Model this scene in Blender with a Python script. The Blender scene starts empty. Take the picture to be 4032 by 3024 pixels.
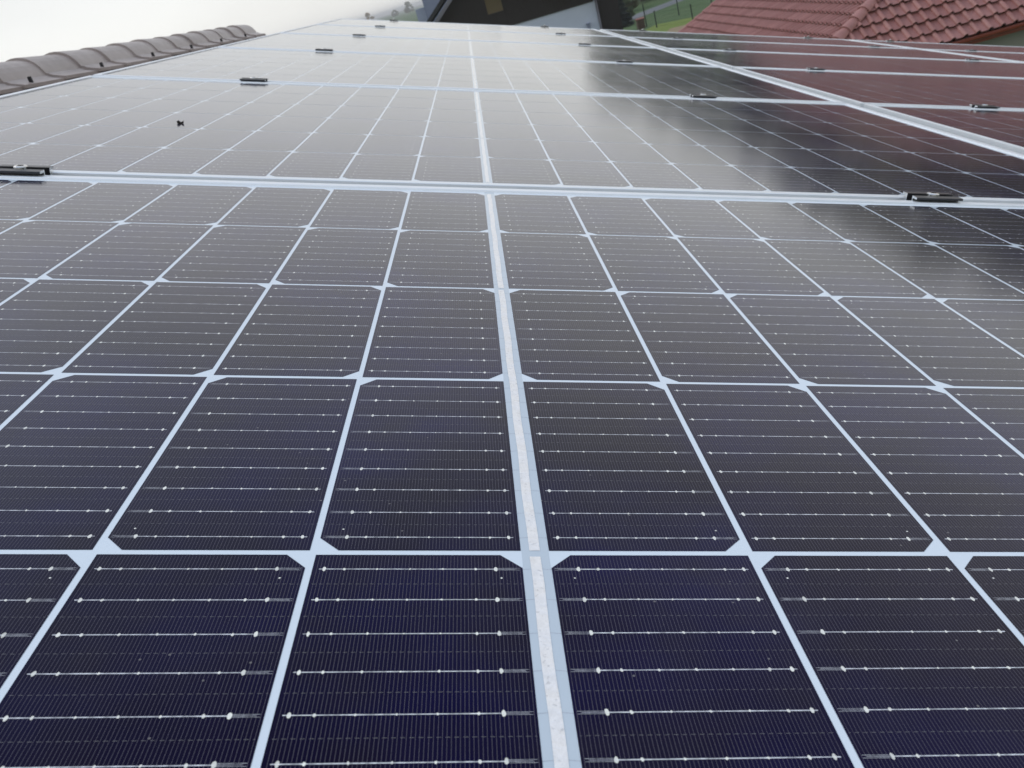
import bpy, bmesh, math, random
import numpy as np
from mathutils import Matrix, Vector
random.seed(7)
RNG = np.random.default_rng(7)
S = bpy.context.scene
COL = S.collection
R = math.radians

# ------------------------------------------------------------------ camera
TILT = R(17.5)                      # slope of the roof the array lies on
ROOF_Z = 6.4                        # height of the array's origin over the ground
RM = Matrix.Translation((0, 0, ROOF_Z)) @ Matrix.Rotation(TILT, 4, 'Y')     # array plane -> world
CAM_P = Vector((-0.03184, -0.97413, 0.20261))
AX = ((0.9978706, -0.0516076, 0.0398860), (0.0147164, -0.4176081, -0.9085081), (0.0635427, 0.9071605, -0.4159594))
cam = bpy.data.cameras.new('camera'); cam_o = bpy.data.objects.new('camera', cam); COL.objects.link(cam_o)
x, y, z = Vector(AX[0]), -Vector(AX[1]), -Vector(AX[2])
cm = Matrix(((x[0], y[0], z[0], CAM_P[0]), (x[1], y[1], z[1], CAM_P[1]), (x[2], y[2], z[2], CAM_P[2]), (0, 0, 0, 1)))
cam_o.matrix_world = RM @ cm
cam.sensor_fit = 'HORIZONTAL'; cam.sensor_width = 36; cam.lens = 30.04
cam.clip_start = 0.01; cam.clip_end = 12000
cam.dof.use_dof = True; cam.dof.focus_distance = 0.47; cam.dof.aperture_fstop = 33
S.camera = cam_o
CAM_W = cam_o.matrix_world.translation.copy()

# ------------------------------------------------------------------ sky, sun, exposure
SUN_EL, SUN_AZ = R(48), R(-62)      # azimuth from +Y towards +X: behind the ridge
w = bpy.data.worlds.new('World'); S.world = w; w.use_nodes = True
nt = w.node_tree; nt.nodes.clear()
def N(t, typ, **kw):
    n = t.nodes.new(typ)
    for k, v in kw.items(): setattr(n, k, v)
    return n
out = N(nt, 'ShaderNodeOutputWorld'); bg = N(nt, 'ShaderNodeBackground'); bg.inputs['Strength'].default_value = 0.1
sky = N(nt, 'ShaderNodeTexSky', sky_type='NISHITA', sun_disc=False, sun_elevation=SUN_EL, sun_rotation=SUN_AZ)
tc = N(nt, 'ShaderNodeTexCoord'); sx = N(nt, 'ShaderNodeSeparateXYZ')
nt.links.new(tc.outputs['Generated'], sx.inputs[0])
ramp = N(nt, 'ShaderNodeValToRGB'); nt.links.new(sx.outputs['Z'], ramp.inputs[0])
cr = ramp.color_ramp; cr.elements[0].position = 0.0; cr.elements[0].color = (1.02, 1.02, 1.0, 1)
cr.elements[1].position = 0.95; cr.elements[1].color = (0.60, 0.73, 0.98, 1)
e = cr.elements.new(0.12); e.color = (0.93, 0.93, 0.92, 1)
e = cr.elements.new(0.36); e.color = (0.80, 0.79, 0.79, 1)
e = cr.elements.new(0.62); e.color = (0.67, 0.73, 0.85, 1)
mp = N(nt, 'ShaderNodeMapping'); mp.inputs['Scale'].default_value = (1.6, 1.6, 4.5)
nz = N(nt, 'ShaderNodeTexNoise'); nz.inputs['Scale'].default_value = 1.7; nz.inputs['Detail'].default_value = 5
nt.links.new(tc.outputs['Generated'], mp.inputs[0]); nt.links.new(mp.outputs[0], nz.inputs[0])
mr = N(nt, 'ShaderNodeMapRange'); mr.inputs[1].default_value = 0.3; mr.inputs[2].default_value = 0.7
mr.inputs[3].default_value = 9.3; mr.inputs[4].default_value = 10.7
nt.links.new(nz.outputs['Fac'], mr.inputs[0])
vm = N(nt, 'ShaderNodeVectorMath', operation='SCALE'); nt.links.new(ramp.outputs[0], vm.inputs[0]); nt.links.new(mr.outputs[0], vm.inputs['Scale'])
mx = N(nt, 'ShaderNodeMix', data_type='RGBA'); mx.inputs[0].default_value = 0.88       # overcast: mostly cloud over the clear sky
nt.links.new(sky.outputs[0], mx.inputs[6]); nt.links.new(vm.outputs[0], mx.inputs[7])
nt.links.new(mx.outputs[2], bg.inputs[0]); nt.links.new(bg.outputs[0], out.inputs[0])
sun = bpy.data.lights.new('sun', 'SUN'); sun.energy = 0.8; sun.angle = R(14); sun.color = (1, 0.96, 0.9)
sun_o = bpy.data.objects.new('sun', sun); COL.objects.link(sun_o)
sd = Vector((math.sin(SUN_AZ) * math.cos(SUN_EL), math.cos(SUN_AZ) * math.cos(SUN_EL), math.sin(SUN_EL)))
sun_o.rotation_euler = (-sd).to_track_quat('-Z', 'Y').to_euler()
S.view_settings.view_transform = 'Standard'; S.view_settings.look = 'None'
S.view_settings.exposure = 0.0; S.view_settings.gamma = 1.0

# ------------------------------------------------------------------ helpers
def link(o, parent=None):
    COL.objects.link(o)
    if parent is not None: o.parent = parent
    return o
def tag(o, label=None, cat=None, group=None, kind=None):
    if label: o['label'] = label
    if cat: o['category'] = cat
    if group: o['group'] = group
    if kind: o['kind'] = kind
    return o
def empty(name, mw):
    o = bpy.data.objects.new(name, None); COL.objects.link(o)
    o.matrix_world = mw; o.empty_display_size = 0.05
    return o
def mesh_obj(name, me, parent=None, mw=None):
    o = bpy.data.objects.new(name, me); link(o, parent)
    if mw is not None: o.matrix_basis = mw
    return o
class MB:
    """collects polygons with optional uv and material index"""
    def __init__(s): s.v = []; s.f = []; s.uv = []; s.mi = []; s.sm = []
    def poly(s, pts, uv=None, mi=0, smooth=False):
        b = len(s.v); s.v += [tuple(p) for p in pts]; s.f.append(tuple(range(b, b + len(pts))))
        s.uv += list(uv) if uv else [(0, 0)] * len(pts); s.mi.append(mi); s.sm.append(smooth)
    def box(s, a, b, mi=0):
        (x0, y0, z0), (x1, y1, z1) = a, b
        c = [(x0,y0,z0),(x1,y0,z0),(x1,y1,z0),(x0,y1,z0),(x0,y0,z1),(x1,y0,z1),(x1,y1,z1),(x0,y1,z1)]
        for q in ((0,3,2,1),(4,5,6,7),(0,1,5,4),(1,2,6,5),(2,3,7,6),(3,0,4,7)): s.poly([c[i] for i in q], mi=mi)
    def bar(s, p, q, r0, r1=None, n=6, mi=0):
        p, q = Vector(p), Vector(q); r1 = r0 if r1 is None else r1
        d = (q - p).normalized(); u = d.orthogonal().normalized(); v = d.cross(u)
        A = [p + (u * math.cos(2*math.pi*i/n) + v * math.sin(2*math.pi*i/n)) * r0 for i in range(n)]
        B = [q + (u * math.cos(2*math.pi*i/n) + v * math.sin(2*math.pi*i/n)) * r1 for i in range(n)]
        for i in range(n): s.poly([A[i], A[(i+1)%n], B[(i+1)%n], B[i]], mi=mi, smooth=True)
        s.poly(A[::-1], mi=mi); s.poly(B, mi=mi)
    def extrude(s, prof, x0, x1, mi=0, cap=None, axis='x'):
        """closed profile (a, z), swept along one axis"""
        def P(t, a, z): return (t, a, z) if axis == 'x' else (a, t, z)
        n = len(prof)
        for i in range(n):
            a, b = prof[i], prof[(i+1)%n]
            s.poly([P(x0, *a), P(x1, *a), P(x1, *b), P(x0, *b)], mi=mi)
        s.poly([P(x0, *p) for p in prof][::-1], mi=mi if cap is None else cap)
        s.poly([P(x1, *p) for p in prof], mi=mi if cap is None else cap)
    def mesh(s, name, mats, weld=0.0, planes=()):
        me = bpy.data.meshes.new(name); me.from_pydata(s.v, [], s.f)
        uvl = me.uv_layers.new(name='uv'); uvl.data.foreach_set('uv', np.array(s.uv, dtype=np.float32).ravel())
        me.polygons.foreach_set('material_index', s.mi); me.polygons.foreach_set('use_smooth', s.sm)
        for m in (mats if isinstance(mats, (list, tuple)) else [mats]): me.materials.append(m)
        bm = bmesh.new(); bm.from_mesh(me)
        if weld: bmesh.ops.remove_doubles(bm, verts=bm.verts, dist=weld)
        for co, no in planes:
            bmesh.ops.bisect_plane(bm, geom=bm.verts[:] + bm.edges[:] + bm.faces[:], plane_co=co, plane_no=no, clear_outer=True)
        if weld and not planes: bmesh.ops.recalc_face_normals(bm, faces=bm.faces)
        bm.to_mesh(me); bm.free(); me.update()
        return me

# ------------------------------------------------------------------ materials
class Mat:
    def __init__(s, name, color=(0.5,0.5,0.5), rough=0.6, metal=0.0, ior=1.45):
        s.m = bpy.data.materials.new(name); s.m.use_nodes = True; s.t = s.m.node_tree
        s.b = s.t.nodes['Principled BSDF']
        s.b.inputs['Base Color'].default_value = (*color, 1); s.b.inputs['Roughness'].default_value = rough
        s.b.inputs['Metallic'].default_value = metal; s.b.inputs['IOR'].default_value = ior
    def n(s, typ, **kw): return N(s.t, typ, **kw)
    def l(s, a, b): s.t.links.new(a, b)
    def math(s, op, a, b=None, c=None):
        n = s.n('ShaderNodeMath', operation=op)
        for i, v in enumerate((a, b, c)):
            if v is None: continue
            if isinstance(v, (int, float)): n.inputs[i].default_value = v
            else: s.l(v, n.inputs[i])
        return n.outputs[0]
    def noise(s, scale, detail=4, vec=None, rough=0.55, dims=None, stretch=None):
        n = s.n('ShaderNodeTexNoise'); n.inputs['Scale'].default_value = scale; n.inputs['Detail'].default_value = detail
        n.inputs['Roughness'].default_value = rough
        if vec is None: vec = s.n('ShaderNodeTexCoord').outputs['Object']
        if stretch:
            mp = s.n('ShaderNodeMapping'); mp.inputs['Scale'].default_value = stretch; s.l(vec, mp.inputs[0]); vec = mp.outputs[0]
        s.l(vec, n.inputs['Vector']); return n.outputs['Fac']
    def ramp(s, fac, stops):
        r = s.n('ShaderNodeValToRGB'); s.l(fac, r.inputs[0]); e = r.color_ramp.elements
        while len(e) < len(stops): e.new(0.5)
        for q, (p, c) in zip(e, stops): q.position = p; q.color = (*c, 1)
        return r.outputs[0]
    def rng(s, v, a, b, c, d):
        n = s.n('ShaderNodeMapRange')
        s.l(v, n.inputs[0])
        for i, k in enumerate((a, b, c, d)): n.inputs[i+1].default_value = k
        return n.outputs[0]
    def mix(s, fac, a, b):
        n = s.n('ShaderNodeMix', data_type='RGBA')
        for i, v in ((0, fac), (6, a), (7, b)):
            if isinstance(v, (int, float)): n.inputs[i].default_value = v
            elif isinstance(v, tuple): n.inputs[i].default_value = (*v, 1)
            else: s.l(v, n.inputs[i])
        return n.outputs[2]
    def base(s, c): s.l(c, s.b.inputs['Base Color']); return s
    def bump(s, h, strength, dist=0.01):
        n = s.n('ShaderNodeBump'); n.inputs['Strength'].default_value = strength; n.inputs['Distance'].default_value = dist
        s.l(h, n.inputs['Height']); s.l(n.outputs[0], s.b.inputs['Normal']); return s
    def pos(s): return s.n('ShaderNodeNewGeometry').outputs['Position']

def glassy(m):
    """front glass of the laminate: anti-reflective, lightly textured, thin film of dust"""
    f = m.noise(3.1, 5, m.pos(), 0.6)
    g = m.n('ShaderNodeBsdfGlossy', distribution='MULTI_GGX'); g.inputs['Color'].default_value = (1, 1, 1, 1)
    m.l(m.rng(f, 0.3, 0.75, GLASS_R - 0.02, GLASS_R + 0.035), g.inputs['Roughness'])
    lw = m.n('ShaderNodeLayerWeight'); lw.inputs['Blend'].default_value = 0.5
    fr = m.math('MULTIPLY_ADD', m.math('POWER', lw.outputs['Facing'], 4.25), 0.99, 0.003)
    mixs = m.n('ShaderNodeMixShader'); m.l(fr, mixs.inputs[0]); m.l(m.b.outputs[0], mixs.inputs[1]); m.l(g.outputs[0], mixs.inputs[2])
    m.b.inputs['Specular IOR Level'].default_value = 0.0; m.b.inputs['Roughness'].default_value = 1.0
    m.l(mixs.outputs[0], m.t.nodes['Material Output'].inputs[0])
    return m
GLASS_R, GLASS_IOR = 0.12, 1.34
CELL_W, CELL_H = 0.0804, 0.1633
PITCH_X, PITCH_Y, ZONE = 0.08323, 0.16624, 0.00423

def cell_material():
    m = Mat('cell_glass', (0.01, 0.01, 0.02)); glassy(m)
    uv = m.n('ShaderNodeUVMap', uv_map='uv'); sp = m.n('ShaderNodeSeparateXYZ'); m.l(uv.outputs[0], sp.inputs[0])
    U, V = sp.outputs['X'], sp.outputs['Y']
    A = lambda v: m.math('ABSOLUTE', v)
    lt = lambda v, w: m.math('LESS_THAN', v, w)
    gt = lambda v, w: m.math('GREATER_THAN', v, w)
    mul = lambda *a: a[0] if len(a) == 1 else m.math('MULTIPLY', a[0], mul(*a[1:]))
    mxx = lambda a, b: m.math('MAXIMUM', a, b)
    inside = mul(lt(A(U), CELL_W/2 - 0.0008), lt(A(V), CELL_H/2 - 0.0009))
    pf = 0.00134
    fu = m.math('FRACT', m.math('ADD', m.math('DIVIDE', U, pf), 100.25))
    fing = lt(A(m.math('SUBTRACT', fu, 0.5)), 0.055)
    p = CELL_H / 9
    fv = m.math('FRACT', m.math('ADD', m.math('DIVIDE', V, p), 100.5))
    yb = m.math('MULTIPLY', A(m.math('SUBTRACT', fv, 0.5)), p)               # distance to the busbar axis
    wire = mul(lt(m.math('ADD', yb, m.math('MULTIPLY', m.math('SUBTRACT', m.noise(160, 2, m.pos()), 0.5), 0.00022)), 0.0002), lt(A(U), CELL_W/2 - 0.0025))
    forkx = gt(U, CELL_W/2 - 0.0105)
    fork = mul(forkx, lt(A(m.math('SUBTRACT', yb, 0.00055)), 0.0001), lt(U, CELL_W/2 - 0.0012))
    pads = None
    UJ = m.math('ADD', U, m.math('MULTIPLY', m.math('SUBTRACT', m.noise(600, 1, m.pos()), 0.5), 0.0007))
    yj = m.math('ADD', yb, m.math('MULTIPLY', m.math('SUBTRACT', m.noise(480, 1, m.pos()), 0.5), 0.0009))
    for fx, hw, hh in ((0.055, 0.00058, 0.00105), (0.15, 0.00048, 0.0007), (0.305, 0.00036, 0.0005), (0.46, 0.00036, 0.0005), (0.617, 0.00036, 0.0005), (0.774, 0.00048, 0.0007), (0.87, 0.0006, 0.00115)):
        q = m.math('ADD', m.math('POWER', m.math('DIVIDE', m.math('SUBTRACT', UJ, (fx - 0.5) * CELL_W), hw * 1.12), 2), m.math('POWER', m.math('DIVIDE', yj, hh * 1.12), 2))
        q = lt(q, 1.0)
        pads = q if pads is None else mxx(pads, q)
    ym = m.math('SUBTRACT', p/2, yb)                                          # distance to the line between two busbars
    dash = mul(lt(ym, 0.00008), gt(m.math('FRACT', m.math('ADD', m.math('DIVIDE', U, 0.00268), 50.0)), 0.45), inside)
    spot = lt(m.math('ADD', m.math('POWER', m.math('DIVIDE', m.math('SUBTRACT', U, 0.0318), 0.0004), 2), m.math('POWER', m.math('DIVIDE', m.math('SUBTRACT', V, 0.0671), 0.0004), 2)), 1.0)
    rnd = m.n('ShaderNodeObjectInfo').outputs['Random']
    tint = m.mix(rnd, (0.0022, 0.0012, 0.016), (0.0055, 0.0032, 0.024))
    tint = m.mix(m.rng(m.noise(7, 3, m.pos()), 0.42, 0.68, 0, 0.8), tint, (0.0030, 0.0026, 0.058))
    var = m.noise(26, 3, m.pos())
    tint = m.mix(m.rng(var, 0.35, 0.7, 0, 0.5), tint, (0.011, 0.0085, 0.013))
    c = m.mix(mul(inside, m.math('MULTIPLY', fing, 0.62)), tint, (0.17, 0.16, 0.19))
    c = m.mix(m.math('MULTIPLY', dash, 0.8), c, (0.22, 0.22, 0.22))
    glint = m.rng(m.noise(420, 2, m.pos()), 0.35, 0.65, 0.5, 1.0)
    c = m.mix(m.math('MULTIPLY', mxx(mul(wire, m.math('SUBTRACT', 1.0, m.math('MULTIPLY', forkx, 0.65))), m.math('MULTIPLY', fork, 0.5)), glint), c, (0.86, 0.89, 0.92))
    c = m.mix(m.math('MULTIPLY', mxx(pads, spot), m.rng(m.noise(130, 2, m.pos()), 0.3, 0.65, 0.65, 1.0)), c, (0.95, 0.95, 0.86))
    # dust grains and a few dried drops
    vo = m.n('ShaderNodeTexVoronoi'); vo.inputs['Scale'].default_value = 95; m.l(m.pos(), vo.inputs['Vector'])
    spk = mul(lt(vo.outputs['Distance'], 0.045), gt(m.noise(9, 2, m.pos()), 0.5))
    c = m.mix(m.math('MULTIPLY', spk, 0.3), c, (0.5, 0.48, 0.44))
    film = m.math('MULTIPLY', m.rng(m.noise(4.5, 7, m.pos(), 0.72), 0.5, 0.8, 0, 1), m.rng(m.noise(30, 4, m.pos()), 0.35, 0.7, 0.2, 1))
    c = m.mix(m.math('MULTIPLY', film, 0.03), c, (0.55, 0.52, 0.47))
    m.base(c); return m.m
def backsheet_material():
    m = Mat('backsheet_glass', (0.72, 0.77, 0.84)); glassy(m)
    m.base(m.mix(m.noise(5, 3, m.pos()), (0.72, 0.81, 0.88), (0.77, 0.85, 0.91)))
    return m.m
def ribbon_material():
    m = Mat('ribbon_glass', (0.9, 0.9, 0.9)); glassy(m)
    uv = m.n('ShaderNodeUVMap', uv_map='uv'); sp = m.n('ShaderNodeSeparateXYZ'); m.l(uv.outputs[0], sp.inputs[0])
    p = CELL_H / 9
    wav = m.math('SINE', m.math('MULTIPLY', sp.outputs['Y'], 2 * math.pi / p))
    nz = m.noise(330, 3, m.pos(), 0.6); nb = m.noise(40, 2, m.pos())
    pits = m.noise(520, 1, m.pos())
    m.base(m.mix(m.rng(pits, 0.62, 0.72, 0, 0.5), m.mix(m.rng(nz, 0.35, 0.65, 0, 1), (0.90, 0.88, 0.85), (0.99, 0.97, 0.94)), (0.55, 0.54, 0.53)))
    m.b.inputs['Metallic'].default_value = 0.3
    k = m.math('ADD', m.math('MULTIPLY', nz, 0.5), m.math('MULTIPLY', m.math('MULTIPLY', wav, nb), 0.6))
    m.bump(k, 0.9, 0.0014)
    m.b.inputs['Roughness'].default_value = 0.45; m.b.inputs['Specular IOR Level'].default_value = 0.3
    return m.m
CELL, SHEET, RIBBON = cell_material(), backsheet_material(), ribbon_material()
def alu():
    m = Mat('anodised_aluminium', (0.86, 0.89, 0.91), 0.38, 0.55)
    f = m.noise(40, 4, stretch=(1, 1, 1)); m.l(m.rng(f, 0.3, 0.7, 0.3, 0.42), m.b.inputs['Roughness'])
    m.base(m.mix(f, (0.86, 0.90, 0.92), (0.93, 0.955, 0.965))); return m.m
ALU = alu()
def black_ano():
    m = Mat('black_anodised', (0.018, 0.018, 0.02), 0.32, 0.0, 1.5)
    m.base(m.mix(m.noise(300, 3), (0.013, 0.013, 0.015), (0.03, 0.03, 0.033))); return m.m
BLACK = black_ano()
CUT = Mat('cut_aluminium', (0.82, 0.85, 0.86), 0.3, 0.8).m
STEEL = Mat('stainless_steel', (0.74, 0.73, 0.70), 0.22, 1.0).m
SOCKET = Mat('socket_shade', (0.05, 0.05, 0.05), 0.5, 0.6).m

def tile_material(name, c0, c1, c2, rough=0.45, worn=(0.5,0.4,0.35)):
    m = Mat(name, c0, rough)
    uv = m.n('ShaderNodeUVMap', uv_map='uv')
    fl = m.n('ShaderNodeVectorMath', operation='FLOOR'); m.l(uv.outputs[0], fl.inputs[0])
    wn = m.n('ShaderNodeTexWhiteNoise', noise_dimensions='2D'); m.l(fl.outputs[0], wn.inputs['Vector'])
    c = m.mix(wn.outputs['Value'], c0, c1)
    n1 = m.noise(2.2, 6, m.pos(), 0.7); n2 = m.noise(26, 5, m.pos(), 0.7)
    c = m.mix(m.rng(n1, 0.4, 0.75, 0, 0.7), c, c2)
    c = m.mix(m.rng(n2, 0.58, 0.8, 0, 0.45), c, worn)
    m.base(c); m.bump(m.noise(60, 5, m.pos()), 0.25, 0.004)
    m.l(m.rng(n2, 0.3, 0.7, rough - 0.08, rough + 0.15), m.b.inputs['Roughness'])
    return m.m
TILE_BROWN = tile_material('brown_concrete_tile', (0.35, 0.295, 0.268), (0.42, 0.36, 0.33), (0.26, 0.22, 0.20), 0.34, (0.54, 0.49, 0.45))
TILE_RED = tile_material('red_concrete_tile', (0.32, 0.13, 0.11), (0.41, 0.19, 0.165), (0.24, 0.11, 0.095), 0.5, (0.46, 0.28, 0.25))
_td = Mat('tile_gap_shade_dirt', (0.10, 0.045, 0.03), 0.85); TILE_SHADE_DIRT = _td.base(_td.mix(_td.noise(9, 4, _td.pos()), (0.07, 0.032, 0.022), (0.14, 0.06, 0.04))).m  # gap shade and dirt painted together as dark brown on edges and joints
def plaster(name, c, d):
    m = Mat(name, c, 0.85); m.base(m.mix(m.rng(m.noise(1.3, 6, rough=0.65), 0.35, 0.75, 0, 1), c, d)); m.bump(m.noise(45, 4), 0.3, 0.006); return m.m
PL_WHITE_SHADED = plaster('shaded_white_plaster', (0.58, 0.64, 0.76), (0.52, 0.58, 0.70))  # white wall facing away from the light: blue-grey shade put into its colour
PL_GREY = plaster('grey_green_plaster', (0.30, 0.31, 0.27), (0.24, 0.25, 0.22))
PL_BLUE = plaster('grey_blue_plaster', (0.24, 0.27, 0.36), (0.20, 0.23, 0.32))
PL_BROWN = plaster('beige_plaster', (0.46, 0.40, 0.32), (0.38, 0.33, 0.27))
def timber(name, c, d):
    m = Mat(name, c, 0.6)
    g = m.noise(3, 5, stretch=(9, 9, 0.5)); m.base(m.mix(g, c, d))
    tcx = m.n('ShaderNodeSeparateXYZ'); m.l(m.n('ShaderNodeTexCoord').outputs['Object'], tcx.inputs[0])
    fr = m.math('FRACT', m.math('MULTIPLY', m.math('ADD', tcx.outputs['X'], tcx.outputs['Y']), 7.0))
    m.bump(m.math('GREATER_THAN', fr, 0.12), 0.8, 0.02); return m.m
WOOD_DARK = timber('dark_stained_timber', (0.016, 0.013, 0.012), (0.028, 0.022, 0.020))
WOOD_BROWN = timber('brown_timber', (0.07, 0.045, 0.03), (0.11, 0.07, 0.045))
ROOF_DARK = Mat('dark_roofing', (0.025, 0.025, 0.027), 0.6).m
METAL_GREY = Mat('grey_sheet_metal', (0.16, 0.16, 0.18), 0.45).m
GUTTER = Mat('red_brown_gutter', (0.24, 0.055, 0.03), 0.35).m
def foliage(name, a, b):
    m = Mat(name, a, 0.7); rnd = m.n('ShaderNodeNewGeometry').outputs['Random Per Island']
    m.base(m.mix(rnd, a, b)); return m.m
LEAF_GREEN = foliage('green_leaves', (0.035, 0.06, 0.02), (0.10, 0.13, 0.05))
LEAF_OLIVE = foliage('olive_leaves', (0.10, 0.10, 0.05), (0.19, 0.18, 0.11))
NEEDLE = foliage('dark_needles', (0.010, 0.018, 0.016), (0.025, 0.04, 0.03))
LEAF_HAZED_BROWN = foliage('hazed_brown_leaves', (0.38, 0.27, 0.14), (0.50, 0.38, 0.22))  # brown leaves, lightened so the colour itself carries the distant haze
LEAF_HAZED = foliage('hazed_leaves', (0.30, 0.29, 0.22), (0.44, 0.42, 0.33))  # paleness of distant mist painted into the leaf colour
BARK = Mat('bark', (0.07, 0.055, 0.045), 0.9).m
def grass_mat(name, a, b, c):
    m = Mat(name, a, 0.9); n1 = m.noise(0.11, 6, m.pos(), 0.65); n2 = m.noise(2.6, 5, m.pos(), 0.7)
    k = m.mix(m.rng(n1, 0.35, 0.68, 0, 1), a, b); m.base(m.mix(m.rng(n2, 0.45, 0.75, 0, 0.8), k, c))
    m.bump(m.noise(9, 4, m.pos()), 0.6, 0.1); return m.m
GRASS = grass_mat('field_grass', (0.06, 0.115, 0.035), (0.085, 0.14, 0.045), (0.05, 0.085, 0.03))
LAWN = grass_mat('lawn_grass', (0.15, 0.21, 0.03), (0.20, 0.24, 0.05), (0.13, 0.17, 0.03))
SOIL = grass_mat('bare_soil', (0.30, 0.22, 0.13), (0.26, 0.20, 0.13), (0.20, 0.17, 0.10))
ASPHALT = Mat('asphalt', (0.15, 0.16, 0.165), 0.85); ASPHALT = ASPHALT.base(ASPHALT.mix(ASPHALT.noise(3, 5, ASPHALT.pos()), (0.13,0.14,0.145), (0.19,0.20,0.21))).m
POSTM = Mat('green_fence_paint', (0.012, 0.022, 0.016), 0.5).m

# ------------------------------------------------------------------ solar panels
PY, PX, GAP_Y = 1.055, 1.740, 0.017
PH = (PY - GAP_Y) / 2                # half short side
PXA, PXB = -0.8435, 0.8585            # long side runs from PXA to PXB about the centre strip
def cell_centre(i, j):
    """i: -10..-1, 1..10 along the long side; j: 0..5 along the short side"""
    s = 1 if i > 0 else -1
    return s * (ZONE + (abs(i) - 0.5) * PITCH_X) + (s * 0.0000), (j - 2.5) * PITCH_Y
CH = 0.0083
def cell_poly(cx, cy, flip_x, flip_y, z):
    a, b = CELL_W / 2, CELL_H / 2
    pts = [(-a, -b), (a - CH, -b), (a, -b + CH), (a, b - CH), (a - CH, b), (-a, b)]
    P3 = [(cx + p[0] * flip_x, cy + p[1] * flip_y, z) for p in pts]
    if flip_x * flip_y < 0: P3 = P3[::-1]; pts = pts[::-1]
    return P3, pts
def flips(i, j):
    towards = (j % 2 == 1)           # rows whose clipped corners face the strip
    fx = (-1 if i > 0 else 1) * (1 if towards else -1)
    fy = 1 if towards else -1
    return fx, fy
ZC = 0.00012
cell_meshes = {}
def cell_mesh(fx, fy):
    if (fx, fy) not in cell_meshes:
        b = MB(); P3, uv = cell_poly(0, 0, fx, fy, 0.0); b.poly(P3, uv)
        cell_meshes[(fx, fy)] = b.mesh('cell', CELL)
    return cell_meshes[(fx, fy)]
IJ = [(i, j) for j in range(6) for i in list(range(-10, 0)) + list(range(1, 11))]
def grid_mesh(ij):
    b = MB()
    for i, j in ij:
        P3, uv = cell_poly(*cell_centre(i, j), *flips(i, j), 0.0); b.poly(P3, uv)
    return b.mesh('cell_grid', CELL)
GRID_ALL = grid_mesh(IJ)
def frame_mesh():
    prof = [(0, -0.033), (0, 0.0014), (0.0006, 0.002), (0.0112, 0.002), (0.0116, 0.0016), (0.0117, 0.0001), (0.0117, -0.002), (0.002, -0.002), (0.002, -0.033)]
    b = MB()
    def loop(d, z): return [(PXA + d, -PH + d, z), (PXB - d, -PH + d, z), (PXB - d, PH - d, z), (PXA + d, PH - d, z)]
    L = [loop(*p) for p in prof]; n = len(L)
    for k in range(n):
        for c in range(4):
            b.poly([L[k][c], L[k][(c+1)%4], L[(k+1)%n][(c+1)%4], L[(k+1)%n][c]])
    return b.mesh('frame', ALU, weld=1e-6)
FRAME = frame_mesh()
def sheet_mesh():
    b = MB(); b.box((PXA + 0.004, -PH + 0.004, -0.0019), (PXB - 0.004, PH - 0.004, 0.0)); return b.mesh('backsheet', SHEET)
BACK = sheet_mesh()
def ribbon_mesh():
    b = MB(); hw = 0.00215; y0 = -3 * PITCH_Y
    segs = [(y0 + 0.004, y0 + 2*PITCH_Y - 0.0025), (y0 + 2*PITCH_Y + 0.0015, y0 + 4*PITCH_Y - 0.0025), (y0 + 4*PITCH_Y + 0.0015, y0 + 6*PITCH_Y - 0.004)]
    for s, (a, c) in enumerate(segs):
        n = 40
        xs = [(-0.0003 + 0.00022 * math.sin(k * 0.7 + s), RNG.uniform(-5e-5, 5e-5)) for k in range(n + 1)]
        for k in range(n):
            ya, yb = a + (c - a) * k / n, a + (c - a) * (k + 1) / n
            (p, e), (q, g) = xs[k], xs[k+1]
            b.poly([(p - hw + e, ya, 0), (p + hw + e, ya, 0), (q + hw + g, yb, 0), (q - hw + g, yb, 0)], [(0, ya - y0 - PITCH_Y/2), (1, ya - y0 - PITCH_Y/2), (1, yb - y0 - PITCH_Y/2), (0, yb - y0 - PITCH_Y/2)])
    # thin round wires that cross the strip from cell to cell
    for j in range(6):
        for k in range(-4, 5):
            yy = (j - 2.5) * PITCH_Y + k * CELL_H / 9
            for x0, x1, dy in ((-0.0058, -0.0016, -0.0002), (0.0012, 0.0058, 0.0003)):
                b.poly([(x0, yy + dy - 0.00008, -0.0001), (x1, yy - dy - 0.00008, -0.0001), (x1, yy - dy + 0.00008, -0.0001), (x0, yy + dy + 0.00008, -0.0001)], mi=1)
    return b.mesh('ribbon', [RIBBON, WIREM])
wm = Mat('wire_glass', (0.42, 0.45, 0.50)); glassy(wm); WIREM = wm.m
RIB = ribbon_mesh()
def strip_mesh():
    b = MB(); y = PH - 0.0135; b.poly([(-0.0054, -y, 0), (0.0054, -y, 0), (0.0054, y, 0), (-0.0054, y, 0)]); return b.mesh('insulating_strip', STRIPM)
sm = Mat('strip_glass', (0.58, 0.66, 0.72)); glassy(sm); STRIPM = sm.m
STRIP = strip_mesh()
INV = cam_o.matrix_world.inverted()
def screen(p):
    c = INV @ (RM @ Vector(p)); 
    if c.z > -0.02: return None
    return 0.8344 * c.x / -c.z * 2, 0.8344 * c.y / -c.z * 2 / 0.75, -c.z
COLS = {0: 'in the column along the ridge', 1: 'in the middle column', 2: 'in the column nearest the eaves'}
ROWN = ['first row, under the camera', 'second row from the camera', 'third row from the camera', 'fourth row from the camera', 'fifth row from the camera', 'far end row']
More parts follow.
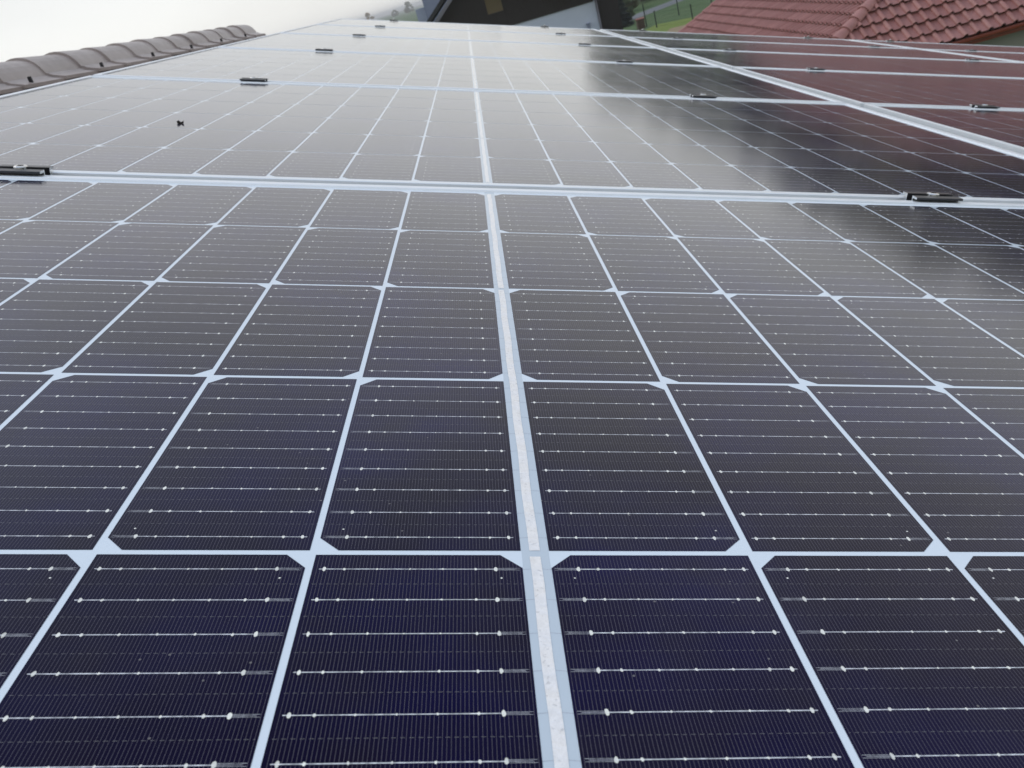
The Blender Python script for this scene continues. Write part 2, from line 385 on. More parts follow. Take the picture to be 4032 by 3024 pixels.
def make_panel(c, r):
    cx, cy = c * PX, (r - 0.5) * PY + 0.0
    t = empty('solar_panel', RM @ Matrix.Translation((cx, cy, -0.033)))
    col = ['ridge-side', 'middle', 'eave-side'][c]
    row = ['row right under the viewer', 'second row out', 'third row out', 'fourth row out', 'fifth row out', 'last row by the neighbouring roofs'][r]
    tag(t, f'silver framed solar panel of dark cells, {col} column, {row}', 'solar panel', 'solar panels on the roof')
    up = Matrix.Translation((0, 0, 0.033))
    mesh_obj('frame', FRAME, t, up); mesh_obj('backsheet', BACK, t, up); mesh_obj('insulating_strip', STRIP, t, up @ Matrix.Translation((0, 0, 0.00005)))
    mesh_obj('ribbon', RIB, t, up @ Matrix.Translation((0, 0, 0.0002)))
    upc = up @ Matrix.Translation((0, 0, ZC))
    if r <= 2 and c <= 1 and not (c == 1 and r == 0):
        sc = []
        for i, j in IJ:
            px, py = cell_centre(i, j); s = screen((cx + px, cy + py, 0))
            if s is None: sc.append(-1); continue
            ax = max(0, abs(s[0]) - 1) + max(0, abs(s[1]) - 1)
            sc.append(1 / s[2] ** 3 / (1 + 60 * ax))
        order = sorted(range(120), key=lambda k: -sc[k])
        for k in order[:100]:
            i, j = IJ[k]
            mesh_obj('cell', cell_mesh(*flips(i, j)), t, upc @ Matrix.Translation((*cell_centre(i, j), 0)))
        tag(mesh_obj('cell_grid', grid_mesh([IJ[k] for k in order[100:]]), t, upc), kind='stuff')
    else:
        tag(mesh_obj('cell_grid', GRID_ALL, t, upc), kind='stuff')
    return t
for c, r in [(0, k) for k in range(6)] + [(1, k) for k in range(0, 6)] + [(2, k) for k in range(2, 6)]:
    make_panel(c, r)

# ------------------------------------------------------------------ clamps between the panels
def clamp_meshes(end=False):
    prof = [(-0.0168, 0.0050), (-0.0062, 0.0053), (-0.0062, -0.008), (0.0062, -0.008), (0.0062, 0.0053), (0.0168, 0.0050), (0.0172, 0.0045),
            (0.0170, 0.0026), (0.0081, 0.0026), (0.0081, -0.0105), (-0.0081, -0.0105), (-0.0081, 0.0026), (-0.0170, 0.0026), (-0.0172, 0.0045)]
    if end:   # over the last row only one flange holds a frame, the other side drops to the rail
        prof = [(-0.0168, 0.0050), (0.0062, 0.0053), (0.0070, 0.0043), (0.0070, -0.030), (0.0045, -0.030), (0.0045, 0.0026), (-0.0170, 0.0026), (-0.0172, 0.0045)]
    b = MB(); b.extrude(prof, -0.0275, 0.0275, 0, 1); body = b.mesh('clamp_body', [BLACK, CUT], weld=1e-6)
    b = MB(); n = 20
    rings = [(0.0032, -0.0078), (0.0032, 0.0012), (0.0066, 0.0012), (0.0070, 0.002), (0.0070, 0.0068), (0.0062, 0.0078), (0.0036, 0.0080)]
    if end: rings = [(0.0032, 0.0062), (0.0066, 0.0062), (0.0070, 0.0068), (0.0070, 0.0112), (0.0062, 0.0122), (0.0036, 0.0124)]
    C = lambda r_, z_, k: (r_ * math.cos(2*math.pi*k/n), r_ * math.sin(2*math.pi*k/n), z_)
    for (r0, z0), (r1, z1) in zip(rings, rings[1:]):
        for k in range(n): b.poly([C(r0, z0, k), C(r0, z0, k+1), C(r1, z1, k+1), C(r1, z1, k)], smooth=False)
    zt = rings[-1][1]
    for k in range(n): b.poly([C(0.0036, zt, k), C(0.0036, zt, k+1), C(0.0033, zt - 0.0035, k+1), C(0.0033, zt - 0.0035, k)], mi=1)
    b.poly([C(0.0033, zt - 0.0035, k) for k in range(n)], mi=1)
    return body, b.mesh('bolt', [STEEL, SOCKET], weld=1e-6)
MID, END = clamp_meshes(), clamp_meshes(True)
ORD = ['first', 'second', 'third', 'fourth', 'fifth', 'last']
def place_clamp(xp, s, where):
    body, bolt = END if s == 5 else MID
    yp = s * PY + (-0.5 * GAP_Y if s == 5 else 0)
    t = empty('panel_clamp', RM @ Matrix.Translation((xp, yp, 0.002)) )
    kind = 'black end clamp on the far frame edge' if s == 5 else f'black clamp on the {ORD[s]} seam out'
    tag(t, f'{kind}, {where}', 'clamp', 'clamps holding the panels')
    mesh_obj('clamp_body', body, t); mesh_obj('bolt', bolt, t)
for s in range(6):
    place_clamp(-0.492 if s else -0.512, s, 'ridge side of the white centre strip')
    place_clamp(0.520, s, 'eave side of the white centre strip')
    if s >= 1:
        place_clamp(1.19, s, 'middle column, upper of its two')
        place_clamp(2.345, s, 'middle column, lower of its two')
    if s >= 3: place_clamp(2.93, s, 'eave-side column')

# dried crumb lying on the second panel
b = MB(); ring = []
for k in range(11):
    a = k * 2 * math.pi / 11; r_ = 0.006 + RNG.uniform(-0.0012, 0.0015)
    ring.append((r_ * math.cos(a) * 1.15, r_ * math.sin(a) * 0.8))
for k in range(11):
    p, q = ring[k], ring[(k+1)%11]
    h0, h1 = 0.004 + 0.0025 * math.sin(k * 1.9), 0.004 + 0.0025 * math.sin((k+1)%11 * 1.9)
    b.poly([(p[0], p[1], 0), (q[0], q[1], 0), (q[0]*1.1, q[1]*1.1, h1), (p[0]*1.1, p[1]*1.1, h0)])
    b.poly([(p[0]*1.1, p[1]*1.1, h0), (q[0]*1.1, q[1]*1.1, h1), (q[0]*0.45, q[1]*0.45, 0.0015), (p[0]*0.45, p[1]*0.45, 0.0015)])
b.poly([(p[0]*0.45, p[1]*0.45, 0.0015) for p in ring])
crumb = mesh_obj('dried_leaf', b.mesh('dried_leaf', Mat('dried_leaf', (0.03, 0.025, 0.02), 0.8).m, weld=1e-6)); crumb.matrix_world = RM @ Matrix.Translation((-0.462, 0.408, 0.0005)) @ Matrix.Scale(0.68, 4)
tag(crumb, 'small dark curled scrap of leaf lying on the glass', 'leaf scrap')

# ------------------------------------------------------------------ tiled roofs
def tile_sheet(b, org, u, v, n, U, V, tw, cl, prof, thick, u0=0.0, shade_dirt=0):
    """rows of profiled tiles: u along the eaves, v up the slope"""
    org, u, v, n = Vector(org), Vector(u), Vector(v), Vector(n)
    k = len(prof); nu = int(math.ceil(U / tw)); nv = int(math.ceil(V / cl))
    for j in range(nv):
        for i in range(nu):
            for a in range(k - 1):
                (pa, za), (pb, zb) = prof[a], prof[a+1]
                ua, ub = u0 + (i + pa) * tw, u0 + (i + pb) * tw
                jit = 0.004 * math.sin(i * 12.9 + j * 78.2)
                P = lambda uu, vv, zz: org + u * uu + v * vv + n * zz
                v0, v1 = j * cl + jit, (j + 1) * cl + 0.03
                uvs = [(i + pa, j + 0.1), (i + pb - 1e-3, j + 0.1), (i + pb - 1e-3, j + 0.9), (i + pa, j + 0.9)]
                b.poly([P(ua, v0, za + thick), P(ub, v0, zb + thick), P(ub, v1, zb), P(ua, v1, za)], uvs, mi=shade_dirt if min(za, zb) < -0.005 else 0)
                b.poly([P(ua, v0, za + thick * 0.45), P(ub, v0, zb + thick * 0.45), P(ub, v0, zb + thick), P(ua, v0, za + thick)], uvs, mi=shade_dirt)
                b.poly([P(ua, v0, za + thick * 0.45), P(ua, v0 + 0.12, za), P(ub, v0 + 0.12, zb), P(ub, v0, zb + thick * 0.45)], uvs, mi=shade_dirt)
WAVE = [(t, 0.036 * (0.5 + 0.5 * math.cos(2 * math.pi * t))) for t in [k / 8 for k in range(9)]]
ROLL = [(0.0, 0.0), (0.55, 0.0), (0.60, 0.03), (0.70, 0.056), (0.82, 0.058), (0.91, 0.040), (0.945, 0.0), (0.955, -0.02), (0.99, -0.02), (1.0, 0.0)]
def barrel(b, length, r0, r1, th, wing, drop):
    """one ridge tile along +Y: barrel, flared wings; r0 at its near, larger end"""
    def prof(r, inner):
        t = th if inner else 0
        if wing:       # shape measured at its near end, scaled by r
            half = [(0, 0.0014), (0.018, -0.0005), (0.036, -0.0065), (0.053, -0.016), (0.067, -0.029), (0.078, -0.0455), (0.0855, -0.061), (0.0895, -0.071), (0.097, -0.0735), (0.108, -0.0815), (0.130, -0.0895), (0.148, -0.096)]
            nrm = [(0, -1), (-.2, -.98), (-.4, -.9), (-.6, -.8), (-.75, -.65), (-.9, -.45), (-.95, -.3), (-.95, -.3), (-.6, -.8), (-.3, -1), (-.3, -1), (-.3, -1)]
            h = [(p[0] * r + q[0] * t, p[1] * (0.5 + 0.5 * r) + (r - 1) * 0.06 + q[1] * t) for p, q in zip(half, nrm)]
            return [(-a_, c_) for a_, c_ in h[:0:-1]] + h
        rr = r - t
        return [(rr * math.cos(math.pi - math.pi * k / 12), rr * math.sin(math.pi - math.pi * k / 12) - drop) for k in range(13)]
    A, B, Ai, Bi = prof(r0, False), prof(r1, False), prof(r0, True), prof(r1, True)
    P = lambda p, t: (p[0], t, p[1])
    m = len(A)
    for k in range(m - 1):
        b.poly([P(A[k], 0), P(A[k+1], 0), P(B[k+1], length), P(B[k], length)], [(0, 0)] * 4, smooth=not wing or 3 < k < m - 5)
        b.poly([P(Ai[k], 0), P(Bi[k], length), P(Bi[k+1], length), P(Ai[k+1], 0)], smooth=True)
        b.poly([P(A[k], 0), P(Ai[k], 0), P(Ai[k+1], 0), P(A[k+1], 0)])
        b.poly([P(B[k], length), P(B[k+1], length), P(Bi[k+1], length), P(Bi[k], length)])
    for k in (0, m - 1):
        b.poly([P(A[k], 0), P(B[k], length), P(Bi[k], length), P(Ai[k], 0)])

# the house under the array
RX, RZ = -1.548, -0.0627            # top of the ridge tiles, in the array's plane
top_w = RM @ Vector((RX, 0, RZ))
Y_A, Y_B = -3.2, 5.62
ROOF_D = -0.205                     # tile surface below the glass
house = empty('house', Matrix.Translation((top_w.x, 0, 0)))
tag(house, 'house with a low brown tiled roof under the solar panels', 'house')
HI = house.matrix_world.inverted()
rx_w, rz_w = top_w.x, top_w.z - 0.085
ct, st = math.cos(TILT), math.sin(TILT)
b = MB(); eave_v = 7.2
for sgn in (1, -1):
    v = Vector((-ct * sgn, 0, st)); n = Vector((st * sgn, 0, ct)); u = Vector((0, 1, 0))
    base = RM @ Vector((RX, 0, ROOF_D)); base = Vector((rx_w, 0, (RM @ Vector((RX, 0, ROOF_D))).z))
    org = base - v * eave_v; org.y = Y_A
    if sgn > 0: tile_sheet(b, HI @ org, u, v, n, Y_B - Y_A, eave_v, 0.215, 0.345, WAVE, 0.022)
    else: tile_sheet(b, HI @ org, u, v, n, Y_B - Y_A, eave_v, 0.245, 0.345, [(0, .02), (.25, .01), (.5, 0), (.75, .01), (1, .02)], 0.022)
roof = mesh_obj('roof', b.mesh('roof', TILE_BROWN), house)
b = MB(); barrel(b, 0.325, 1.03, 0.95, 0.011, True, 0)
RT = b.mesh('ridge_tile', TILE_BROWN)
k0 = int((Y_A - 1.96) / 0.30)
for k in range(k0, 12):
    yy = 2.2574 + k * 0.30 - 0.02
    if yy + 0.33 > Y_B + 0.05 or yy < Y_A: continue
    mw = Matrix.Translation((-0.030, yy, top_w.z - 0.003 + 0.0015 * math.sin(k * 2.1))) @ Matrix.Rotation(0.012 * math.sin(k * 1.7), 4, 'Z') @ Matrix.Rotation(-0.012, 4, 'X')
    mesh_obj('ridge_tile', RT, roof, mw)
# small dark clips on the ridge tiles' wings
b = MB(); b.box((-0.006, -0.004, -0.012), (0.005, 0.004, 0.008)); b.box((-0.003, -0.008, 0.008), (0.003, 0.008, 0.011)); CLIP = b.mesh('ridge_clip', BLACK)
for k in range(-9, 12, 2):
    yy = 2.2574 + k * 0.30 + 0.06
    if Y_A < yy < Y_B - 0.35: mesh_obj('ridge_clip', CLIP, roof, Matrix.Translation((0.105, yy, top_w.z - 0.088)))
b = MB()
ez = (RM @ Vector((RX, 0, ROOF_D))).z - eave_v * st
hx = eave_v * ct - 0.5
def gable_wall(y0, y1):
    pts = [(-hx, 0), (hx, 0), (hx, ez + 0.03), (0, ez + 0.03 + hx * math.tan(TILT) - 0.05), (-hx, ez + 0.03)]
    b.extrude(pts, y0, y1, axis='y')
gable_wall(Y_A + 0.35, Y_B - 0.3)
mesh_obj('wall', b.mesh('wall', PL_BROWN, weld=1e-5), house)
b = MB()
for sgn in (1, -1):
    for yy in (Y_A - 0.02, Y_B - 0.005):
        zt = (RM @ Vector((RX, 0, ROOF_D))).z
        P = [(0, zt + 0.01), (sgn * eave_v * ct, zt + 0.01 - eave_v * st), (sgn * eave_v * ct, zt - 0.19 - eave_v * st), (0, zt - 0.19)]
        b.extrude(P if sgn > 0 else P[::-1], yy, yy + 0.03, axis='y')
mesh_obj('verge_board', b.mesh('verge_board', WOOD_DARK, weld=1e-5), house)

# ------------------------------------------------------------------ ground, road, lawn
def sheet(name, pts, z, mat):
    b = MB(); b.poly([(p[0], p[1], z) for p in pts]); o = mesh_obj(name, b.mesh(name, mat)); return tag(o, kind='structure')
b = MB(); G = [-6000, -1500, -400, -120, -40, 0, 40, 120, 400, 1500, 6000]
for i in range(10):
    for j in range(10):
        b.poly([(G[i], G[j], 0), (G[i+1], G[j], 0), (G[i+1], G[j+1], 0), (G[i], G[j+1], 0)])
tag(mesh_obj('ground', b.mesh('ground', GRASS, weld=1e-4)), kind='structure')
sheet('lawn', [(9, 40), (40, 40), (26, 60), (19.2, 69.2), (14.6, 74.6), (12.0, 71), (10, 60)], 0.012, LAWN)
sheet('bare_soil', [(13, 58), (18, 56), (17, 64), (15.6, 67.5), (14.4, 68.2), (13, 65)], 0.02, SOIL)
sheet('road', [(-20, 55), (6, 78), (14.6, 85.6), (21.2, 91.6), (34, 100), (60, 112), (60, 117), (34, 104.6), (20.6, 95.6), (13.4, 89.2), (4, 81.5), (-22, 59)], 0.016, ASPHALT)

# ------------------------------------------------------------------ red tiled house
EX, EY, EZ = 6.05, 17.0, 3.13
pL, pR = R(24.5), R(39)
tl, tr = math.tan(pL), math.tan(pR)
Y_END = 29.6; RUN = 5.7; X_END = EX + 2 * RUN
red = empty('house', Matrix.Translation((EX + RUN, (EY + Y_END) / 2, 0)))
tag(red, 'neighbouring house with a red tiled hip roof', 'house')
rI = red.matrix_world.inverted()
loc = lambda p: rI @ Vector(p)
c0 = Vector((EX, EY, EZ)); hip = Vector((1, tl / tr, tl))
hn = Vector((tl / tr, -1, 0)).normalized()           # vertical plane through the hip, pointing to the front slope
TW, CL = 0.249, 0.33
b = MB(); vL = Vector((math.cos(pL), 0, math.sin(pL))); nL = Vector((-math.sin(pL), 0, math.cos(pL)))
tile_sheet(b, loc(c0), (0, 1, 0), vL, nL, Y_END - EY, RUN / math.cos(pL), TW, CL, ROLL, 0.065, shade_dirt=1)
roofL = mesh_obj('roof', b.mesh('roof', [TILE_RED, TILE_SHADE_DIRT], planes=[(loc(c0), hn)]), red)
b = MB(); vR = Vector((0, math.cos(pR), math.sin(pR))); nR = Vector((0, -math.sin(pR), math.cos(pR)))
tile_sheet(b, loc(c0), (1, 0, 0), vR, nR, 2 * RUN, RUN * tl / tr / math.cos(pR), TW, CL, ROLL, 0.065, shade_dirt=1)
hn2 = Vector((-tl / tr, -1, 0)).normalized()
roofR = mesh_obj('roof', b.mesh('roof', [TILE_RED, TILE_SHADE_DIRT], planes=[(loc(c0), -hn), (loc((X_END, EY, EZ)), -hn2)]), red)
b = MB(); vE = Vector((-math.cos(pL), 0, math.sin(pL))); nE = Vector((math.sin(pL), 0, math.cos(pL)))
tile_sheet(b, loc((X_END, Y_END, EZ)), (0, -1, 0), vE, nE, Y_END - EY, RUN / math.cos(pL), TW, CL, [(0, 0), (.5, 0), (.75, .045), (1, 0)], 0.035)
mesh_obj('roof', b.mesh('roof', TILE_RED, planes=[(loc((X_END, EY, EZ)), hn2)]), red)
# round hip and ridge tiles
b = MB(); barrel(b, 0.37, 0.15, 0.118, 0.02, False, 0.05); HT = b.mesh('ridge_tile', TILE_RED)
def run_tiles(p, q, par, up=0.03):
    p, q = Vector(p), Vector(q); d = q - p; L = d.length; d.normalize()
    X = d.cross(Vector((0, 0, 1))).normalized(); Z = X.cross(d)
    for k in range(int(L / 0.33)):
        o = p + d * (k * 0.33) + Z * up
        mesh_obj('ridge_tile', HT, par, Matrix(((X.x, d.x, Z.x, o.x), (X.y, d.y, Z.y, o.y), (X.z, d.z, Z.z, o.z), (0, 0, 0, 1))))
apex = c0 + hip * RUN
run_tiles(loc(c0 + hip * 0.05), loc(apex), roofR, 0.06)
run_tiles(loc((X_END, EY, EZ)), loc(apex), roofR, 0.06)
run_tiles(loc(apex), loc((apex.x, Y_END, apex.z)), roofL, 0.05)
b = MB()     # verge trim on the far gable of the near slope
for k in range(int(RUN / math.cos(pL) / CL)):
    p = c0 + Vector((0, Y_END - EY + 0.02, 0)) + vL * (k * CL) + nL * 0.055; q = p + vL * (CL + 0.02) - nL * 0.02
    b.bar(loc(p), loc(q), 0.085, 0.075, 8)
mesh_obj('verge_tiles', b.mesh('verge_tiles', TILE_RED), red)
b = MB()
apz = EZ + RUN * tl
OV = 0.45
b.extrude([(EX + OV, 0), (X_END - OV, 0), (X_END - OV, EZ + 0.1), (EX + OV, EZ + 0.1)], EY + OV, Y_END - 0.25, axis='y')
me = b.mesh('wall', PL_GREY, weld=1e-5); me.transform(rI); mesh_obj('wall', me, red)
b = MB(); b.extrude([(EX + OV, EZ), (X_END - OV, EZ), (EX + RUN, apz - 0.15)], Y_END - 0.5, Y_END - 0.24, axis='y')
me = b.mesh('gable', PL_GREY, weld=1e-5); me.transform(rI); mesh_obj('gable', me, red)
b = MB()
for k in range(10):                         # half-round gutter below the front eaves
    a0, a1 = math.pi + math.pi * k / 10, math.pi + math.pi * (k + 1) / 10
    for r_, fl in ((0.075, 1), (0.066, -1)):
        y0, z0_ = EY - 0.06 + r_ * math.cos(a0), EZ - 0.01 + r_ * math.sin(a0); y1, z1_ = EY - 0.06 + r_ * math.cos(a1), EZ - 0.01 + r_ * math.sin(a1)
        b.poly([loc((EX - 0.1, y0, z0_)), loc((X_END, y0, z0_)), loc((X_END, y1, z1_)), loc((EX - 0.1, y1, z1_))][::fl], smooth=True)
mesh_obj('gutter', b.mesh('gutter', GUTTER), red)
b = MB(); b.box(loc((EX, EY + 0.03, EZ - 0.16)), loc((X_END, EY + 0.06, EZ - 0.005))); b.box(loc((EX + 0.02, EY + 0.06, EZ - 0.07)), loc((X_END, EY + OV, EZ - 0.05)))
mesh_obj('fascia', b.mesh('fascia', GUTTER), red)

# ------------------------------------------------------------------ white house with dark timber gable
HY = 40.0
wh = empty('house', Matrix.Translation((2.0, HY, 0)))
tag(wh, 'pale plastered house with dark timber upper gable and small shuttered window', 'house')
hI = Matrix.Translation((-2.0, -HY, 0))
def hp(name, b, mat, par=wh, **kw):
    me = b.mesh(name, mat, weld=1e-5); me.transform(hI); return mesh_obj(name, me, par)
b = MB(); b.extrude([(-1.1, 0), (5.47, 0), (5.47, 4.73), (-1.1, 4.73)], HY, HY + 8, axis='y'); hp('wall', b, PL_WHITE_SHADED)
b = MB(); b.extrude([(-1.45, 4.70), (5.40, 4.70), (5.40, 4.95), (-0.35, 6.62), (-1.45, 5.72)], HY - 0.06, HY + 7.9, axis='y'); hp('timber_gable', b, WOOD_DARK)
b = MB()
b.extrude([(-2.02, 5.72), (-0.35, 7.06), (-0.35, 6.86), (-2.02, 5.52)], HY - 0.75, HY + 8.4, axis='y')
b.extrude([(-0.35, 7.06), (5.75, 5.16), (5.75, 4.98), (-0.35, 6.86)], HY - 0.75, HY + 8.4, axis='y')
rf = hp('roof', b, ROOF_DARK)
b = MB(); b.extrude([(-1.72, 5.62), (-0.1, 6.92), (-0.1, 6.72), (-1.72, 5.42)], HY - 0.80, HY - 0.70, axis='y'); hp('barge_board', b, METAL_GREY, rf)
b = MB(); b.bar((5.5, HY - 0.12, 0), (5.5, HY - 0.12, 4.8), 0.05); hp('downpipe', b, METAL_GREY)
b = MB(); b.box((0.80, HY - 0.10, 5.40), (1.50, HY - 0.055, 6.25))
win = hp('window', b, Mat('window_shutter', (0.13, 0.10, 0.05), 0.6).m)
b = MB()
for (a, c) in (((0.72, HY - 0.13, 5.32), (1.58, HY - 0.06, 5.40)), ((0.72, HY - 0.13, 6.25), (1.58, HY - 0.06, 6.33)), ((0.72, HY - 0.13, 5.40), (0.80, HY - 0.06, 6.25)), ((1.50, HY - 0.13, 5.40), (1.58, HY - 0.06, 6.25))): b.box(a, c)
hp('window_frame', b, WOOD_DARK, win)
b = MB(); b.box((4.93, HY - 0.16, 3.62), (5.05, HY, 3.86)); b.box((4.90, HY - 0.2, 3.86), (5.08, HY, 3.90)); hp('wall_lamp', b, PL_BLUE)
# tall dark timber building next door
tb = empty('barn', Matrix.Translation((6.4, HY + 1.5, 0)))
tag(tb, 'narrow building clad in almost black timber beside the pale house', 'building')
hI2 = Matrix.Translation((-6.4, -HY - 1.5, 0))
def tp(name, b, mat, par=tb):
    me = b.mesh(name, mat, weld=1e-5); me.transform(hI2); return mesh_obj(name, me, par)
b = MB(); b.extrude([(5.60, 0), (6.62, 0), (6.62, 5.7), (6.1, 6.1), (5.60, 5.7)], HY + 1.0, HY + 7, axis='y'); tp('wall', b, WOOD_DARK)
b = MB()
b.extrude([(5.5, 5.62), (6.1, 6.12), (6.1, 6.24), (5.5, 5.74)], HY + 0.8, HY + 7.2, axis='y'); b.extrude([(6.1, 6.24), (6.72, 5.74), (6.72, 5.62), (6.1, 6.12)], HY + 0.8, HY + 7.2, axis='y'); tp('roof', b, ROOF_DARK)
# grey blue building behind the timber gable
gb = empty('building', Matrix.Translation((-1.2, 56, 0)))
tag(gb, 'plain grey blue building partly hidden behind the dark timber gable', 'building')
hI3 = Matrix.Translation((1.2, -56, 0))
def gp(name, b, mat):
    me = b.mesh(name, mat, weld=1e-5); me.transform(hI3); return mesh_obj(name, me, gb)
b = MB(); b.box((-2.45, 54, 0), (2.5, 60, 7.15)); gp('wall', b, PL_BLUE)
b = MB(); b.box((-3.05, 55, 0), (-2.45, 59, 6.35)); gp('porch', b, plaster('pale_blue_plaster', (0.40, 0.44, 0.54), (0.36, 0.40, 0.50)))
b = MB(); b.box((-2.6, 53.9, 7.15), (2.6, 60.1, 7.27)); gp('roof', b, METAL_GREY)

# ------------------------------------------------------------------ trees and shrubs
def crown_mesh(name, mat, h, rad, base, n, leaf, conifer=False, seed=1, flat=0.6):
    g = np.random.default_rng(seed); b = MB()
    clumps = []
    if conifer:
        for k in range(34):
            t = k / 34; a = k * 2.4; rr = rad * (1 - t) ** 0.85
            for s_ in (0.35, 0.75, 1.0): clumps.append(((rr * s_ * math.cos(a), rr * s_ * math.sin(a), base + (h - base) * t - 0.25 * rr * s_), 0.16 * rad + 0.24 * rr * (1.1 - s_ * .5)))
    else:
        for k in range(30):
            a = g.uniform(0, 2 * math.pi); t = g.uniform(0, 1); rr = rad * math.sqrt(g.uniform(0.1, 1)) * math.sin(math.pi * (0.18 + 0.8 * t)) ** 0.7
            clumps.append(((rr * math.cos(a), rr * math.sin(a), base + (h - base) * t * 0.93), rad * g.uniform(0.2, 0.4)))
    per = n // len(clumps)
    for c, cr_ in clumps:
        for q in range(per):
            d = Vector(g.normal(size=3)).normalized() * cr_ * g.uniform(0.35, 1.05)
            p = Vector(c) + Vector((d.x, d.y, d.z * flat))
            u = Vector(g.normal(size=3)).normalized(); v = u.orthogonal().normalized()
            s_ = leaf * g.uniform(0.6, 1.3)
            b.poly([p - u * s_, p + v * s_ * 0.55 , p + u * s_, p - v * s_ * 0.55])
    return b.mesh(name, mat)
def trunk_mesh(name, h, r, seed=1, limbs=6, conifer=False):
    g = np.random.default_rng(seed); b = MB(); p = Vector((0, 0, 0)); n = 6
    pts = [Vector((0.06 * h * 0.2 * math.sin(k * 1.3) * (not conifer), 0.05 * h * 0.2 * math.cos(k * 1.7) * (not conifer) - 0.05 * h * 0.2 * (not conifer), h * k / n)) for k in range(n + 1)]
    for k in range(n): b.bar(pts[k], pts[k+1], r * (1 - 0.85 * k / n), r * (1 - 0.85 * (k + 1) / n), 8)
    for k in range(limbs):
        a = g.uniform(0, 6.28); t = g.uniform(0.4, 0.9); s = Vector((0, 0, h * t)); e = s + Vector((math.cos(a), math.sin(a), 0.7)) * h * 0.22
        b.bar(s, e, r * 0.4 * (1.2 - t), r * 0.08, 5)
    return b.mesh(name, BARK)
def protot(kind):
    if kind == 'fir': return crown_mesh('crown', NEEDLE, 1.0, 0.24, 0.06, 9000, 0.024, True, 3), trunk_mesh('trunk', 0.95, 0.018, 3, 0, True)
    if kind == 'green': return crown_mesh('crown', LEAF_GREEN, 1.0, 0.40, 0.14, 7500, 0.030, False, 5), trunk_mesh('trunk', 0.75, 0.022, 5)
    if kind == 'olive': return crown_mesh('crown', LEAF_OLIVE, 1.0, 0.38, 0.16, 6500, 0.026, False, 8), trunk_mesh('trunk', 0.78, 0.022, 8)
    if kind == 'pale': return crown_mesh('crown', LEAF_HAZED, 1.0, 0.46, 0.05, 9000, 0.05, False, 15), trunk_mesh('trunk', 0.78, 0.018, 8)
    if kind == 'rust': return crown_mesh('crown', LEAF_HAZED_BROWN, 1.0, 0.42, 0.10, 6000, 0.045, False, 11), trunk_mesh('trunk', 0.75, 0.02, 11)
KIND = {k: protot(k) for k in ('fir', 'green', 'olive', 'rust', 'pale')}
def az_point(az, dist): a = R(az); return CAM_W.x + math.sin(a) * dist, CAM_W.y + math.cos(a) * dist
def tree(kind, az, dist, el, label, group=None, wide=1.0, name='tree'):
    x_, y_ = az_point(az, dist); h = CAM_W.z + dist * math.tan(R(el))
    t = empty(name, Matrix.Translation((x_, y_, 0)) @ Matrix.Rotation(az * 1.7, 4, 'Z') @ Matrix.Diagonal((h * wide, h * wide, h, 1)))
    tag(t, label, 'tree' if name != 'shrub' else 'shrub', group)
    mesh_obj('crown', KIND[kind][0], t); mesh_obj('trunk', KIND[kind][1], t)
for az, d, el in ((10.4, 112, 2.4), (11.5, 118, 2.9), (12.8, 114, 2.5), (14.0, 121, 2.9), (15.3, 116, 2.7), (16.6, 122, 3.0), (17.8, 117, 2.8), (18.9, 124, 3.0)):
    tree('green', az, d, el, 'green broadleaf tree standing far beyond the road', 'trees beyond the road', 1.25)
for az, d, el in ((19.4, 58, 2.8), (20.4, 55, 3.3), (21.4, 60, 3.0), (22.4, 52, 3.5), (23.4, 57, 4.0), (24.4, 53, 3.8), (25.5, 57, 4.3), (26.6, 53, 4.1), (27.8, 56, 4.4), (29.0, 53, 4.2)):
    tree('fir', az, d, el, 'tall dark fir behind the red tiled roof', 'firs behind the red roof', 1.45)
for az, d, el in ((30.2, 48, 4.3), (31.7, 50, 4.8), (33.2, 47, 4.0), (34.8, 49, 3.6), (36.5, 47, 4.0), (38.4, 49, 3.7), (40.6, 48, 3.7)):
    tree('olive', az, d, el, 'olive brown broadleaf tree behind the red tiled roof', 'broadleaf trees behind the red roof', 1.15)
tree('rust', -6.0, 1000, 0.36, 'small brownish treetop showing over the end of the panels', None, 0.95)
tree('pale', -3.5, 1000, 0.30, 'pale misty tree beside the grey blue building', None, 0.9)
tree('pale', -4.4, 1200, 0.08, 'low pale tree between the brownish treetop and the misty tree', None, 1.3)
def shrub(kind, x_, y_, h, wide, label, group=None):
    t = empty('shrub', Matrix.Translation((x_, y_, -0.1 * h)) @ Matrix.Rotation(x_, 4, 'Z') @ Matrix.Diagonal((h * wide, h * wide, h, 1)))
    tag(t, label, 'shrub', group); mesh_obj('foliage', KIND[kind][0], t); mesh_obj('stem', KIND[kind][1], t)
shrub('fir', 13.0, 81.0, 3.4, 1.1, 'dark upright conifer shrub next to the black timber building')
shrub('green', 14.0, 86.0, 2.4, 1.2, 'low green bush behind the dark conifer shrub')
shrub('olive', 16.2, 97.0, 3.0, 1.2, 'grey green bush on the far side of the road')

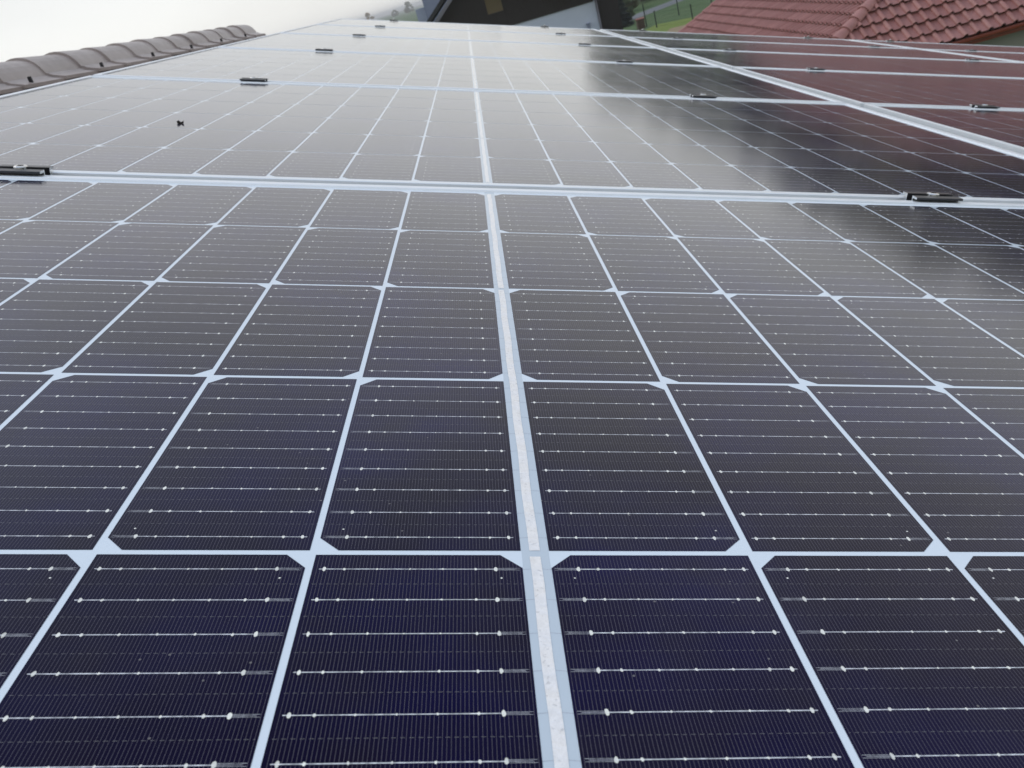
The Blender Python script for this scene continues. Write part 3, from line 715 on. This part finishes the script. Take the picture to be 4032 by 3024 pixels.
# ------------------------------------------------------------------ fence, bin, stone
def fence(posts, h, label):
    t = empty('wire_fence', Matrix.Translation((*posts[0], 0))); tag(t, label, 'fence')
    o0 = Vector((*posts[0], 0)); pb = MB(); pb.bar((0, 0, 0), (0, 0, h), 0.05, 0.045, 8); pb.box((-0.06, -0.06, h), (0.06, 0.06, h + 0.03)); pm = pb.mesh('post', POSTM)
    for p in posts: mesh_obj('post', pm, t, Matrix.Translation(Vector((*p, 0)) - o0))
    wb = MB()
    for p, q in zip(posts, posts[1:]):
        for z_ in (0.1, 0.35, 0.6, 0.85, 1.1, h - 0.1):
            wb.bar(Vector((*p, z_)) - o0, Vector((*q, z_)) - o0, 0.004, None, 4)
        L = (Vector(q) - Vector(p)).length; n = int(L / 0.25)
        for k in range(1, n):
            m_ = Vector(p).lerp(Vector(q), k / n); wb.bar(Vector((*m_, 0.1)) - o0, Vector((*m_, h - 0.1)) - o0, 0.003, None, 4)
    mesh_obj('wire_mesh', wb.mesh('wire_mesh', POSTM), t)
fence([(13.95, 75.3), (17.1, 77.0), (20.4, 78.8), (23.8, 80.6)], 1.75, 'dark wire fence on tall posts in front of the road')
fence([(14.1, 71.9), (16.1, 68.1), (18.1, 64.3), (20.1, 60.5)], 1.25, 'lower dark wire fence across the bright lawn')
bn = empty('garden_bin', Matrix.Translation((13.4, 74.8, 0))); tag(bn, 'brown wooden garden bin with a lid beside the fence', 'bin')
b = MB()
for k in range(5): b.box((-0.28, -0.28, 0.03 + k * 0.14), (0.28, 0.28, 0.15 + k * 0.14))
for sx_ in (-1, 1):
    for sy_ in (-1, 1): b.box((sx_ * 0.27 - 0.03, sy_ * 0.27 - 0.03, 0), (sx_ * 0.27 + 0.03, sy_ * 0.27 + 0.03, 0.75))
mesh_obj('bin_body', b.mesh('bin_body', WOOD_BROWN), bn)
b = MB(); b.extrude([(-0.34, 0.755), (0.34, 0.755), (0.34, 0.79), (0, 0.86), (-0.34, 0.79)], -0.33, 0.33); mesh_obj('lid', b.mesh('lid', GUTTER, weld=1e-6), bn)

# ------------------------------------------------------------------ haze
hm = bpy.data.materials.new('haze'); hm.use_nodes = True; ht = hm.node_tree; ht.nodes.remove(ht.nodes['Principled BSDF'])
pv = ht.nodes.new('ShaderNodeVolumePrincipled'); pv.inputs['Color'].default_value = (0.97, 0.97, 0.96, 1); pv.inputs['Density'].default_value = 0.0005
ht.links.new(pv.outputs[0], ht.nodes['Material Output'].inputs['Volume'])
b = MB(); b.box((-6100, -6100, -1), (6100, 6100, 16)); tag(mesh_obj('haze', b.mesh('haze', hm)), kind='stuff')
